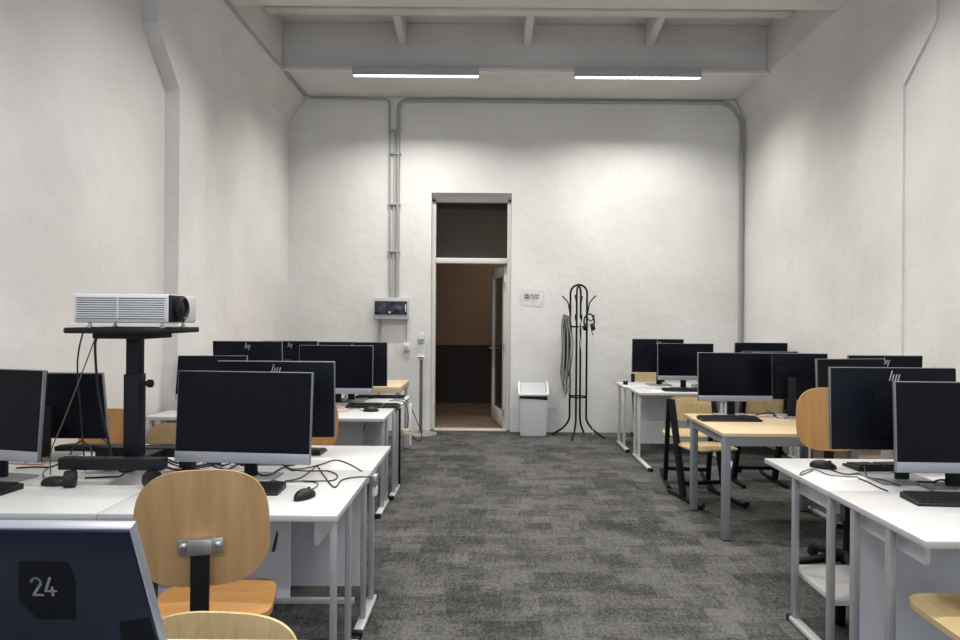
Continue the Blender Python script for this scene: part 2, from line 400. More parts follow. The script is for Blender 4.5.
# fuse box
t = thing('switch_box', 'grey wall switch box with dark clear cover below the conduits', 'switch box', (-1.255,YB,1.43))
m = MB(); m.box(-.215,.215,-.11,0,0,.275,.008); m.build('body', M['grey_plastic'], t)
m = MB(); m.box(-.205,.205,-.122,-.108,.06,.232,.005); m.build('cover', M['panel_window'], t)
m = MB(); m.box(.182,.196,-.128,-.12,.095,.19,.002); m.build('latch', M['white_plastic'], t)
m = MB(); m.box(-.03,.0,-.1235,-.12,.078,.10); m.build('breaker_label', M['grey_plastic'], t)
pipe('conduit', 'grey conduit dropping from the left underside of the switch box', 'conduit', [(-1.41,yw,1.44),(-1.41,yw,.02)], .020, M['conduit'])
pipe('conduit', 'thin conduit from the switch box down to the wall socket', 'conduit', [(-1.065,yw+.008,1.44),(-1.065,yw+.008,1.12)], .009, M['conduit_light'])
t = thing('wall_socket', 'small white wall socket left of the hand sanitiser stand', 'socket', (-1.065,YB,1.03))
m = MB(); m.box(-.04,.04,-.045,0,0,.10,.006); m.build('housing', M['white_plastic'], t)
m = MB(); m.lathe([(.024,0),(.024,.008),(.016,.008),(.016,.002)],16,T(0,-.045,.04)@RX(90)); m.build('outlet', M['grey_plastic'], t)
# notice
t = thing('paper_notice', 'creased white paper notice on the wall right of the door', 'notice', (.53,YB,1.72))
m = MB(); m.shell([(-.15,-.1),(.155,-.115),(.15,.1),(-.0,.115),(-.145,.105)], lambda x,z: -.008-.006*math.sin(9*z+3*x), .002); m.build('sheet', M['paper'], t)
m = MB()
for z,segs in ((.035,((-.09,-.035),(-.02,.02),(.025,.095))),(.0,((-.09,-.02),(.0,.045),(.05,.09)))):
    for k,(a,b) in enumerate(segs): m.box(a,b,-.0175,-.0165,z-.008+(.003 if k else 0),z+.008-(.003 if k else 0))
m.build('printed_line', M['ink'], t)

# ================================================================== DESKS
def desk(name, label, x0, x1, y0, y1, z, posts, foot, top='desk_top', frame='frame', panel=None, apron=None, sq=.028, th=.025, group=None, edge='desk_edge', feetbar=True, cross=None, pan_mat='board', ao=.045, ah=.085):
    t = thing(name, label, 'desk' if 'desk' in name else 'table', ((x0+x1)/2,(y0+y1)/2,0), 0, group)
    ox, oy = (x0+x1)/2, (y0+y1)/2
    m = MB(); m.box(x0-ox+.0015,x1-ox-.0015,y0-oy+.0015,y1-oy-.0015,z-th,z,.002)
    o = m.build('tabletop', [M[top], M[edge]], t)
    for p in o.data.polygons:
        if abs(p.normal.z) < .5: p.material_index = 1
    for sx in (0,1):
        px = (x0+sq/2+.006) if sx == 0 else (x1-sq/2-.006)
        for py in posts:
            m = MB(); m.box(px-ox-sq/2,px-ox+sq/2,py-oy-sq/2,py-oy+sq/2,(.028 if feetbar else .006),z-th,.003); m.build('leg', M[frame], t)
        if feetbar:
            m = MB(); m.box(px-ox-.022,px-ox+.022,foot[0]-oy,foot[1]-oy,.008,.03,.005); fo = m.build('foot', M['frame_light'], t)
            for fy,da,db in ((foot[0],-.02,.012),(foot[1],-.012,.02)):
                m = MB(); m.box(px-ox-.023,px-ox+.023,fy-oy+da,fy-oy+db,0,.032,.004); m.build('end_cap', M['black'], fo)
        else:
            for py in posts:
                m = MB(); m.box(px-ox-sq/2,px-ox+sq/2,py-oy-sq/2,py-oy+sq/2,0,.008); m.build('glide', M['black'], t)
        if apron:
            ax = px-ox+(ao if sx == 0 else -ao)
            m = MB(); m.box(ax-.009,ax+.009,apron[0]-oy,apron[1]-oy,z-th-ah,z-th); m.build('side_apron', M['board'], t)
    if panel:
        py, pa, pb, pz = panel
        m = MB(); m.box(pa-ox,pb-ox,py-oy-.009,py-oy+.009,pz,z-th); m.build('modesty_panel', M[pan_mat], t)
    if cross:
        for cy, cz in cross:
            m = MB(); m.box(x0-ox+.02,x1-ox-.02,cy-oy-.012,cy-oy+.012,cz,cz+.024,.003); m.build('crossbar', M[frame], t)
    return t
DZ = .705
# nearest desk, mostly below the frame
desk('desk', 'white desk at the very bottom edge, carrying the monitor marked 24', -1.75,-.42,.85,1.575,DZ,(1.0,1.3),(.95,1.4), panel=(1.0,-1.7,-.47,.2))
# left cluster of four
BX = (-.577,-1.50,-2.43); BS = 3.31
desk('desk','white desk in front of the beech chair with the metal bracket', BX[1],BX[0],2.55,BS,DZ,(2.57,2.84),(2.53,2.98), panel=(2.98,BX[1]+.03,-.885,.21), apron=(2.70,2.95), cross=[(2.70,.012),(2.98,.185)], sq=.025, ao=.10, ah=.14)
desk('desk','white desk at the left edge under the wheeled projector stand', BX[2],BX[1],2.55,BS,DZ,(2.57,2.84),(2.53,2.98), panel=(2.98,BX[2]+.03,BX[1]-.03,.21), apron=(2.70,3.0))
desk('desk','white desk behind the large left monitor, edge along the aisle', BX[1],BX[0],BS,3.932,DZ,(3.18,3.40),(3.05,3.46), panel=(3.34,BX[1]+.03,BX[0]-.05,.12), apron=(3.45,3.75), sq=.025)
desk('desk','white desk by the left wall behind the projector stand', BX[2],BX[1],BS,3.932,DZ,(3.18,3.40),(3.05,3.46), panel=(3.34,BX[2]+.03,BX[1]-.03,.21), apron=(3.45,3.75))
# second left row
CX_ = (-.785,-1.68,-2.57)
desk('desk','white desk of the second left row with the aisle side mouse', CX_[1],CX_[0],4.98,5.70,DZ,(5.04,5.22),(4.85,5.26), panel=(5.45,CX_[1]+.03,CX_[0]-.25,.2), apron=(5.15,5.4))
desk('desk','white desk of the second left row against the wall', CX_[2],CX_[1],4.98,5.70,DZ,(5.04,5.22),(4.85,5.26), panel=(5.45,CX_[2]+.03,CX_[1]-.03,.2), apron=(5.15,5.4))
dk = desk('desk','white desk with the black corner post and hanging power strip', CX_[1],-.76,5.70,6.42,DZ,(5.46,5.62),(5.34,5.72), panel=(5.78,CX_[1]+.03,CX_[0]-.1,.2), apron=(5.85,6.1))
m = MB(); m.box(.41,.452,-.30,-.255,0,DZ-.025,.004); m.build('corner_post', M['black_matte'], dk)
desk('desk','white desk by the left wall behind the second row', CX_[2],CX_[1],5.70,6.42,DZ,(5.46,5.62),(5.34,5.72), panel=(5.78,CX_[2]+.03,CX_[1]-.03,.2), apron=(5.85,6.1))
# far left pale wood table
desk('table','pale wood topped table farthest back on the left', -2.5,-.90,6.72,7.50,.755,(6.78,7.44),(0,0), top='table_wood', edge='table_wood', frame='frame_light', feetbar=False, th=.06, sq=.04)
# right cluster
RX_ = (1.465,2.39,3.21); RS = 2.885; RZ_ = .73
desk('desk','white desk at the lower right corner with the nearest right monitor', RX_[0],RX_[1],2.232,RS,RZ_,(2.46,2.70),(2.40,2.78), panel=(2.80,RX_[0]+.07,RX_[1]-.05,.08), apron=(2.32,2.76))
desk('desk','white desk at the right with the shelf beneath and a mouse on top', RX_[0],RX_[1],RS,3.55,RZ_,(2.89,3.225),(2.82,3.25), apron=(2.92,3.27))
desk('desk','white desk at the lower right, beside the wall and cut by the frame', RX_[1],RX_[2],2.232,RS,RZ_,(2.46,2.70),(2.40,2.78), panel=(2.80,RX_[1]+.03,RX_[2]-.03,.08))
desk('desk','white desk beside the right wall behind the nearest right monitor', RX_[1],RX_[2],RS,3.55,RZ_,(2.89,3.225),(2.82,3.25))
# under-desk shelf
t = thing('computer_shelf', 'low white shelf with upright board under the right desk', 'shelf', (1.66,3.10,0))
m = MB(); m.box(-.15,.16,-.20,.22,.225,.25,.002); m.build('shelf_board', M['desk_top'], t)
m = MB(); m.box(.16,.178,-.20,.22,.06,.45,.002); m.build('side_board', M['board'], t)
for y in (-.12,.10):
    m = MB(); m.box(.02,.06,y,y+.04,0,.225,.003); m.build('support', M['black_matte'], t)
# maple table and white desk of the middle right row
tb = desk('table','maple topped table with blue grey square steel legs', 1.545,2.45,4.40,5.30,.715,(4.43,5.12),(0,0), top='table_wood', edge='table_wood', frame='blue_steel', feetbar=False, th=.025, sq=.048)
m = MB()
for a in ((-.43,.43,-.445,-.42),(-.43,.43,.40,.425),(-.43,-.405,-.44,.42),(.405,.43,-.44,.42)): m.box(*a,.63,.69)
m.build('apron_frame', M['blue_steel'], tb)
m = MB(); m.box(2.19-1.9975,2.42-1.9975,-.36,-.345,.34,.63); m.build('modesty_panel', M['beige'], tb)
desk('desk','white desk behind the brown backrest chair on the right', 2.46,3.21,4.40,5.45,.715,(4.75,5.1),(4.7,5.15), panel=(4.50,2.49,2.64,.34), pan_mat='beige')
# far right row
FX = (1.53,2.42,3.22)
desk('desk','white desk farthest right row, aisle end, facing the camera', FX[0],FX[1],6.83,7.42,DZ,(6.90,7.08),(6.40,7.12), frame='frame_light', panel=(7.30,FX[0]+.12,FX[1]-.03,.10), apron=(6.95,7.05))
desk('desk','white desk nearest the coat rack', 1.50,FX[1],7.42,7.98,DZ,(7.50,7.80),(7.3,7.85), frame='frame_light', panel=(7.46,FX[0]+.12,FX[1]-.03,.10))
desk('desk','white desk of the far right row in the room corner, near half', FX[1],FX[2],6.83,7.42,DZ,(6.90,7.08),(6.6,7.12), frame='frame_light', panel=(7.30,FX[1]+.03,FX[2]-.03,.10))
desk('desk','white desk of the far right row in the room corner, wall half', FX[1],FX[2],7.42,7.98,DZ,(7.50,7.80),(7.3,7.85), frame='frame_light')

# ================================================================== MONITORS
def logo_mesh(mb, x, y, z, s, back):                       # four slanted strokes
    sg = -1 if back else 1
    for k,(a,b) in enumerate(((-.2,1.3),(-.2,.75),(-.2,.75),(-.75,.75))):
        x0 = (k-1.5)*.42
        def q(xx,zz): return Vector((x+sg*(xx+zz*.30)*s, y, z+zz*s))
        mb.bar(q(x0,a), q(x0,b), .15*s, .002, up=(0,1,0))
def monitor(label, loc, rz, tilt=5, lift=0., sc=1., logo=True, group=None):
    """screen faces local -Y; origin at the stand foot"""
    t = thing('monitor', label, 'monitor', loc, rz, group)
    W, Hh = .62*sc, .405*sc; zb = .098+lift
    piv = T(0,-.045,zb+Hh/2)@RX(-tilt)
    m = MB(); m.box(-W/2,W/2,-.010,.010,-Hh/2,Hh/2,.003,piv); case = m.build('frame', M['bezel'], t)
    m = MB(); m.box(-W/2+.004,W/2-.004,-.0115,-.008,-Hh/2+.048*sc,Hh/2-.004,0,piv); m.build('screen', M['screen'], t)
    m = MB(); m.box(-W/2+.001,W/2-.001,-.0130,-.008,-Hh/2+.001,-Hh/2+.047*sc,.002,piv); m.build('chin', M['silver'], t)
    m = MB(); m.box(-W/2+.003,W/2-.003,.008,.018,-Hh/2+.002,Hh/2-.0025,.003,piv); m.box(-.10,.10,.016,.024,-.13,.08,.003,piv); m.build('rear_cover', M['back'], t)
    m = MB()
    if logo:
        logo_mesh(m, 0, .0185, Hh/2-.056, .032, True); bmesh.ops.transform(m.b, matrix=piv, verts=list(m.b.verts)); m.build('logo', M['logo'], t)
    else: m.b.free()
    m = MB(); m.box(-.030,.030,.020,.045,.008,zb+Hh*.5,.006); m.build('neck', M['neck'], t)
    m = MB(); m.box(-.13,.13,-.10,.11,0,.010,.004); m.build('foot', M['foot_grey'], t)
    return t
D3 = DZ
mons = {}
DR = .73
mons[1] = monitor('large blue-black monitor with silver chin on the desk behind the beech chair', (-1.125,3.115,D3), -5, 4, -.012, 1.035)
mons[2] = monitor('monitor showing its back and logo, right behind the large left one', (-1.13,3.50,D3), 180, 3, .02)
mons[3] = monitor('monitor cut by the left edge, silver bezel beside the projector stand', (-2.26,3.05,D3), -13, 4, .012)
mons[4] = monitor('black monitor turned away, directly left of the projector stand post', (-2.344,3.55,D3), 180, 9, -.01, .90, False)
mons[5] = monitor('low monitor by the left wall in the second row, tilted back', (-2.235,5.40,D3), 6, 11, -.012, .87)
mons[6] = monitor('monitor turned away with logo, against the left wall side of the second row', (-2.165,5.93,D3), 180, 3, .03)
mons[9] = monitor('monitor with silver chin facing us at the aisle end of the second left row', (-1.325,5.80,D3), 0, 3, -.005, 1.03)
mons[10] = monitor('black monitor half hidden, nearest the switch box', (-1.245,6.05,D3), 180, 2, .025)
mons[7] = monitor('farthest left monitor turned away on the pale wood table, logo showing', (-2.19,7.28,.755), 180, 2, -.055, .97)
mons[8] = monitor('monitor on the pale wood table whose top edge shows over the chinned one', (-1.58,7.28,.755), 180, 2, -.06, .97)
mons[21] = monitor('nearest right monitor, cut by the right edge, silver chin', (2.055,2.92,DR), -2, 3, -.014, .967)
mons[22] = monitor('wide dark monitor behind the nearest right one, logo on its back', (1.90,3.10,DR), 180, -2, .032, .955)
mons[23] = monitor('monitor with thin silver left edge above the brown backrest', (2.47,4.62,.715), 10, 3, .05, .84)
mons[24] = monitor('monitor by the right wall with a logo on top centre of its back', (2.90,4.86,.715), 180, 3, .042, .88)
mons[25] = monitor('monitor with silver chin on the maple table', (1.885,5.17,.715), 0, 3, .025, .92)
mons[26] = monitor('monitor turned away with tall stand showing, right of the maple table screen', (2.335,5.17,.715), 172, 3, .03, .90, False)
mons[27] = monitor('far right corner monitor rising behind the maple table screens', (2.935,7.18,D3), 180, 3, .04, .92, False)
mons[28] = monitor('monitor nearly hidden before the one in the far right corner', (2.885,6.90,D3), 0, 3, -.035, .92)
mons[29] = monitor('far monitor turned away nearest the coat rack', (1.945,7.68,D3), 180, 3, .04, .96)
mons[30] = monitor('far monitor with silver chin beside the one nearest the coat rack', (2.125,7.28,D3), 0, 3, .0, .98)

# nearest monitor, seen from behind with the number on a dark label
TL = 24; MC = Vector((-.958,1.283,.905))
t = thing('monitor', 'nearest monitor at the lower left corner, marked with a grey 24', 'monitor', (MC.x,MC.y,DZ), 180)
W, Hh = .64, .41
piv = T(0,0,MC.z-DZ)@RX(-TL)
m = MB(); m.box(-W/2,W/2,-.010,.012,-Hh/2,Hh/2,.002,piv); m.build('frame', M['silver'], t)
m = MB(); m.box(-W/2+.005,W/2-.005,-.012,-.008,-Hh/2+.045,Hh/2-.006,0,piv); m.build('screen', M['screen'], t)
m = MB(); m.box(-W/2+.003,W/2-.003,.010,.0175,-Hh/2+.004,Hh/2-.004,.001,piv); m.build('rear_cover', M['navy_back'], t)
def onback(px, py):                                        # a spot on the tilted back, in its own width / height
    d = at(px,py,Y=1.) - Vector((0,0,CAMZ)); n = Vector((0,math.cos(R(TL)),math.sin(R(TL))))
    k = n.dot(MC + n*(-.0175) - Vector((0,0,CAMZ)))/n.dot(d); p = Vector((0,0,CAMZ)) + d*k - MC
    return (-p.x, p.dot(Vector((0,-math.sin(R(TL)),math.cos(R(TL))))))
lab = [onback(*p) for p in ((19,561),(68,562),(76,582),(76,619),(38,619),(19,600))]
m = MB(); m.prism(lab,'y',.0174,.0182,0,piv); st = m.build('label', M['sticker'], t, smooth=False); st['label'] = 'dark six sided label'
lab2 = [onback(*p) for p in ((119,622),(149,617),(156,640),(150,660),(124,660))]
m = MB(); m.prism(lab2,'y',.0174,.0180,0,piv); m.build('rear_hatch', M['sticker'], t, smooth=False)
ul, ur, vb, vt = onback(31.5,586)[0], onback(56,586)[0], onback(43,595.5)[1], onback(43,577)[1]          # left / bottom and right / top of the figures
gw, gh = (ul-ur), (vt-vb); sw = gh*.10
def stroke(mb, pts):
    q = [piv@Vector((ul-(x+.16*(y-.5))*gw, .0186, vb+y*gh)) for x,y in pts]
    nrm = piv.to_3x3()@Vector((0,1,0))
    for a,b in zip(q,q[1:]):
        d = (b-a).normalized()*sw*.42
        mb.bar(a-d, b+d, sw, .0006, up=nrm)
two = [(.215-.185*math.cos(R(a)), .725+.225*math.sin(R(a))) for a in range(12,215,14)]
m = MB(); stroke(m, two+[(.04,.05),(.43,.05)])
f2 = m.build('figure_two', M['figure'], st, smooth=False)
m = MB(); stroke(m, [(.80,.97),(.56,.27),(.98,.27)]); stroke(m, [(.84,.46),(.84,.04)])
f4 = m.build('figure_four', M['figure'], st, smooth=False)
f2['label'] = 'grey figure 2'; f4['label'] = 'grey figure 4'
m = MB(); m.box(-.032,.032,-.07,-.03,.008,.20,.006); m.build('neck', M['stand'], t)
m = MB(); m.box(-.13,.13,-.16,.02,0,.010,.004); m.build('foot', M['silver'], t)

# ================================================================== KEYBOARDS AND MICE
def keyboard(label, x, y, z, rz=0):
    t = thing('keyboard', label, 'keyboard', (x,y,z), rz)
    m = MB(); m.prism([(-.068,0),(.068,0),(.068,.024),(.055,.026),(-.064,.013),(-.068,.009)],'x',-.222,.222,.002); m.build('base', M['black'], t)
    m = MB(); sl = math.atan2(.012,.122)
    for r in range(6):
        yy = -.052+r*.0205; zz = .0125+(yy+.064)*.109
        if r == 0: spans = [(-.215,-.19),(-.187,-.165),(-.162,-.14),(-.137,-.02),(-.017,.008),(.011,.036),(.039,.064)]
        else: spans = [(-.215+k*.0195,-.215+k*.0195+.0165) for k in range(15)]
        for a,b in spans+[(.09+k*.0195,.09+k*.0195+.0165) for k in range(6)]:
            m.box(a,b,yy-.008,yy+.008,zz-.002,zz+.006)
    m.build('key_block', M['key'], t, smooth=False)
    return t
def cord(m_pts, r=.0022): m = MB(); m.tube(curve(m_pts), r, 6); return m
def mouse(label, x, y, z, rz, cable=None):
    t = thing('mouse', label, 'mouse', (x,y,z), rz)
    m = MB(); b = bmesh.new(); bmesh.ops.create_uvsphere(b, u_segments=24, v_segments=14, radius=1)
    for v in b.verts:
        v.co.z = max(v.co.z, -.25)
        v.co = Vector((v.co.x*.034*(1-.12*v.co.y), v.co.y*.062, (v.co.z+.25)*.032*(1+.12*v.co.y)))
    m.merge(b); m.build('shell', M['black'], t)
    m = MB(); m.lathe([(.0075,-.004),(.009,-.002),(.009,.002),(.0075,.004)],14,T(0,-.030,.032)@RY(90)); m.build('scroll_wheel', M['key'], t)
    if cable:
        inv = (Matrix.Translation((x,y,z))@RZ(rz)).inverted()
        cord([inv@Vector(p) for p in cable], .0022).build('cord', M['cable'], t)
    return t
def dsk(px, py, h=.004): return at(px, py, z=DZ+h)
def dskr(px, py, h=.004): return at(px, py, z=DR+h)
keyboard('keyboard before the big left monitor, partly behind the beech backrest', -1.118,2.885,DZ,2)
keyboard('keyboard peeking out right of the big left monitor', -1.14,3.72,DZ,177)
keyboard('keyboard at the left edge before the cut off monitor', -2.255,2.865,DZ,-6)
keyboard('keyboard behind the projector stand base, by the left wall', -2.20,3.78,DZ,180)
keyboard('black keyboard lying behind the projector stand post under a pale chair', -1.73,3.80,DZ,184)
keyboard('long black keyboard overhanging the aisle edge in the second left row', -.975,5.60,DZ,0)
keyboard('keyboard next to the switch box side of the second left row', -1.02,6.27,DZ,180)
keyboard('keyboard at the lower right before the nearest right monitor', 1.935,2.705,DR,-4)
keyboard('keyboard beside the mouse on the shelf desk at right', 2.02,3.335,DR,184)
keyboard('keyboard on the maple table', 1.785,4.96,.715,0)
keyboard('keyboard on the far right desk near the aisle corner', 2.05,7.02,DZ,0)
p = dsk(304.5,498,0)
mouse('black mouse right of the big left monitor, cord looping behind', p.x,p.y,DZ,160,[dsk(312,489),dsk(316,487),dsk(317,483),dsk(300,481),dsk(285,482),dsk(270,480)])
p = dsk(56,485,0); mouse('black mouse left of the projector stand wheels', p.x,p.y,DZ,100,[dsk(48,481),dsk(43,474),dsk(48,468),dsk(58,465)])
p = dsk(371,411.5,0); mouse('black mouse on the second left row by the aisle', p.x,p.y,DZ,100,[dsk(363,411),dsk(356,408),dsk(352,409),dsk(345,406)])
p = dskr(823,468,0); mouse('black mouse on the shelf desk at right', p.x,p.y,DR,62,[dskr(813,470),dskr(801,475),dskr(802,472),dskr(814,469),dskr(830,475),dskr(858,477)])

# ================================================================== CHAIRS
def swivel_chair(label, loc, rz, zb=.79, wood_='beech', seat_='beech_seat', bh=.385, bw=.43, zs=.49, br=.285, sd=.42):
    """user faces local -Y, backrest at +Y"""
    t = thing('swivel_chair', label, 'chair', loc, rz)
    bend = lambda x,z: .235 - .55*x*x*1.0 + (z-zb)*.12
    m = MB(); m.shell(superellipse(bw,bh,3.0,56,zb,-.03), lambda x,z: .250-.45*x*x+(z-zb)*.10, .012); m.build('backrest', M[wood_], t)
    m = MB(); ol = superellipse(.41,sd,5,56)
    m.shell(ol, lambda x,z: .5*(x*x)*.25, .022, T(0,-.01,zs)@RX(-90)@Matrix.Scale(1,4)); m.build('seat', M[seat_], t)
    zz = zb-.055
    m = MB(); m.bar((0,.150,zs-.075),(0,.282,zs-.06),.055,.012); m.bar((0,.280,zs-.055),(0,.278,zz+.02),.056,.014,up=(0,1,0)); m.box(-.038,.038,.262,.292,zs+.04,zs+.055,.003); m.box(-.04,.04,.0,.17,zs-.085,zs-.055,.004)
    m.build('back_post', M['black'], t)
    m = MB(); m.box(-.068,.068,.263,.270,zz-.022,zz+.026,.002); m.box(-.036,.036,.268,.290,zz-.022,zz+.026,.003); pl = m.build('bracket', M['chrome'], t)
    for x in (-.052,.052):
        b = MB(); b.lathe([(.011,0),(.011,.004),(.007,.008),(.002,.009)],12,T(x,.270,zz+.004)@RX(-90)); b.build('bolt', M['chrome'], pl)
    m = MB(); m.tube([(0,.02,.09),(0,.02,.30)],.025,14); m.tube([(0,.02,.30),(0,.02,zs-.03)],.017,14); m.box(-.09,.09,-.08,.12,zs-.055,zs-.026,.006); m.build('column', M['black'], t)
    m = MB()
    for k in range(5):
        a = R(90+72*k+18); dx, dy = math.cos(a), math.sin(a)
        m.tube([(0.02*dx,.02+.02*dy,.095),(.16*dx,.02+.16*dy,.075),((br+.005)*dx,.02+(br+.005)*dy,.052)],.02,10,radii=[.03,.024,.018])
    m.lathe([(.036,.05),(.04,.06),(.04,.12),(.03,.13)],20,T(0,.02,0)); bs = m.build('star_base', M['black_matte'], t)
    for k in range(5):
        a = R(90+72*k+18); w_ = MB(); w_.lathe([(.015,-.02),(.026,-.018),(.026,.018),(.015,.02)],16,T(br*math.cos(a),.02+br*math.sin(a),.026)@RZ(math.degrees(a)+90)@RY(90)); w_.build('caster', M['black'], bs)
    return t
swivel_chair('beech chair with metal bracket and black post, backrest toward us', (-.982,2.40,0), 193, .781, bw=.415, zs=.445, sd=.34)
swivel_chair('brown chair showing under the right half of the logo monitor', (-1.21,4.22,0), 4, .76, 'beech_brown', bh=.40)
swivel_chair('brown chair just left of the projector stand post by the wall', (-2.40,3.98,0), 0, .675, 'beech_brown', bw=.39, br=.19)
swivel_chair('brown rounded backrest chair between the maple table and dark monitor', (2.09,3.86,0), -4, .857, 'beech_brown', 'oak_h', zs=.485)
swivel_chair('brown chair mostly hidden beside the nearest right monitor', (2.70,3.90,0), 0, .76, 'beech_brown')
def skid_chair(label, loc, rz, zt=.80, bh=.19, w_=.40, zs=.45, wood_='oak', pt=.015):
    t = thing('skid_chair', label, 'chair', loc, rz)
    m = MB(); m.shell(superellipse(w_,bh,3.4,48,zt-bh/2), lambda x,z: .245-.5*x*x+(z-zt)*.15, .010); m.build('backrest', M[wood_], t)
    m = MB(); m.shell(superellipse(.40,.40,3.6,48), lambda x,z: .5*x*x*.4 + (.9*(z-.10)**2 if z > .10 else 0), .012, T(0,-.02,zs)@RX(-90)); m.build('seat', M['oak_h'], t)
    for sx in (-1,1):
        x = sx*.185
        m = MB(); m.tube(fillet([(x,-.30,.045),(x,-.26,.018),(x,.26,.018),(x,.28,.018)],.04),.017,8); sk = m.build('skid', M['black_matte'], t)
        m = MB(); m.bar((x,.02,.02),(x,.245-.05*(pt>.05),zt-pt),.036,.055,up=(0,1,0)); m.build('side_post', M['black_matte'], t)
        m = MB(); m.bar((x*.96,.14,zs-.02),(x*.96,-.17,zs-.018),.022,.022); m.build('seat_rail', M['black_matte'], t)
    m = MB(); m.bar((-.185,.045,.13),(.185,.045,.13),.022,.030); m.build('crossbar', M['black_matte'], t)
    return t
skid_chair('pale wood chair top at the lower edge, beside the monitor marked 24', (-.692,1.46,0), -4, .708, .25, .42, pt=.2)
skid_chair('pale wood black framed chair facing the far right row, nearest the aisle', (1.77,5.98,0), 172, .80)
skid_chair('pale wood black framed chair tucked under the maple table', (1.76,5.40,0), 11, .80)
skid_chair('pale wood chair behind the cables on the maple table', (2.40,6.05,0), 180, .80)
skid_chair('pale wood chair at the left, before the second row by the wall', (-2.04,4.62,0), 180, .755, .26, .42, pt=.2)
skid_chair('wooden chair behind the far right desk by the coat rack side', (1.98,8.12,0), 0, .785, .10, .38)
swivel_chair('wooden chair seat at the lower right corner under the desk', (1.70,2.215,0), 178, .80, 'oak', 'oak_h', zs=.475)

# ================================================================== PROJECTOR AND ITS STAND
t = thing('projector_stand', 'black wheeled stand on the white desks carrying the projector', 'stand', (-1.64,3.05,DZ))
m = MB(); m.box(-.275,.190,-.09,-.035,.070,.122,.004); m.box(-.275,.190,.19,.245,.070,.115,.004); m.box(-.06,.06,-.05,.20,.070,.11,.004); m.build('base', M['stand'], t)
for x,y,a in ((-.205,-.11,20),(.150,-.10,-20),(-.22,.22,0),(.17,.22,0)):
    m = MB(); m.lathe([(.024,-.024),(.037,-.021),(.037,.021),(.024,.024)],20,T(x,y,.037)@RZ(a)@RY(90)); m.tube([(x,y+.02,.035),(x,y+.02,.075)],.010,8); m.build('caster', M['black'], t)
m = MB(); m.box(-.036,.034,.0,.07,.10,.49,.005); m.build('lower_column', M['stand'], t)
m = MB(); m.box(-.030,.030,.008,.062,.48,.678,.004); m.build('upper_column', M['stand'], t)
m = MB(); m.lathe([(.010,0),(.012,.016),(.019,.018),(.019,.036),(.013,.04)],16,T(.043,.035,.445)@RY(90)); m.build('knob', M['black'], t)
m = MB(); m.prism([(-.192,-.18),(.205,-.18),(.22,-.165),(.22,.21),(.205,.225),(-.192,.225),(-.207,.21),(-.207,-.165)],'z',.680,.705,.005); m.box(-.12,.12,-.10,.14,.655,.682,.004); m.build('tray', M['stand'], t)
t = thing('projector', 'white projector with slatted side and black lens on the stand tray', 'projector', (-1.64,3.05,DZ+.705))
zf, zt_ = .022, .148
m = MB(); m.box(-.180,.238,-.14,.135,zf,zt_,.010); m.build('body', M['projector'], t)
m = MB(); m.box(-.164,.224,-.1425,-.136,zf+.018,zt_-.014); m.build('vent_recess', M['vent'], t)
m = MB()
for k in range(10): m.box(-.166,.226,-.147,-.140,zf+.020+k*.0098,zf+.020+k*.0098+.0060,.001)
for x in (-.170,.012,.222): m.box(x,x+.007,-.146,-.139,zf+.014,zt_-.010)
m.build('grille', M['projector'], t)
m = MB(); m.box(.225,.250,-.137,-.005,zf+.004,zt_-.003,.006); m.build('lens_mount', M['black'], t)
m = MB(); m.lathe([(.048,0),(.052,.008),(.053,.026),(.047,.030),(.041,.020),(.02,.016)],28,T(.247,-.072,.086)@RY(90)); ln = m.build('lens_barrel', M['black'], t)
m = MB(); m.lathe([(.044,.0),(.03,.006),(.01,.009)],24,T(.262,-.072,.086)@RY(90)); m.build('lens_glass', M['screen'], ln)
for x,y in ((-.13,-.10),(.19,-.10),(-.13,.10),(.19,.10)):
    m = MB(); m.lathe([(.013,0),(.013,.006),(.006,.008),(.006,.024)],12,T(x,y,.0)); m.build('adjustable_foot', M['chrome'], t)

# ================================================================== COAT RACK, BIN, SANITISER
rx, ry = 1.09, 8.19
feet = [(-.305,.11),(.305,-.155),(-.105,-.27),(.115,.31)]
t = thing('coat_rack', 'black tubular coat rack with flared feet beside the white bin', 'coat rack', (rx,ry,0))
for (a,b),hr,top in (((0,1),.105,1.875),((2,3),.105,1.86)):
    A, B = Vector((*feet[a],0)), Vector((*feet[b],0)); dA, dB = A.normalized(), B.normalized()
    pts = [A+Vector((0,0,.014)), A*.55+Vector((0,0,.11)), dA*hr+Vector((0,0,.21)), dA*hr+Vector((0,0,top-hr))]
    arch = [ (dA*math.cos(k*PI/12)*hr if k<=6 else dB*(-math.cos(k*PI/12))*hr)+Vector((0,0,top-hr+hr*math.sin(k*PI/12))) for k in range(1,12)]
    pts2 = [dB*hr+Vector((0,0,top-hr)), dB*hr+Vector((0,0,.21)), B*.55+Vector((0,0,.11)), B+Vector((0,0,.014))]
    m = MB(); m.tube(fillet(pts[:-1]+[pts[-1]],.08)+arch+fillet(pts2,.08), .0125, 10); m.build('tube_hoop', M['black_matte'], t)
for z in (1.36,.50):
    m = MB(); m.tube([(.105*math.cos(k*PI/12),.105*math.sin(k*PI/12),z) for k in range(25)], .009, 8); m.build('ring', M['black_matte'], t)
for k in range(4):
    a = R(-20+90*k); dx, dy = math.cos(a), math.sin(a)
    m = MB(); m.tube(curve([(.10*dx,.10*dy,1.46),(.12*dx,.12*dy,1.58),(.14*dx,.14*dy,1.66),(.21*dx,.21*dy,1.74)]),.008,8)
    m.tube(curve([(.10*dx,.10*dy,1.47),(.15*dx,.15*dy,1.43),(.185*dx,.185*dy,1.47),(.19*dx,.19*dy,1.51)]),.007,8); m.build('hook', M['black_matte'], t)
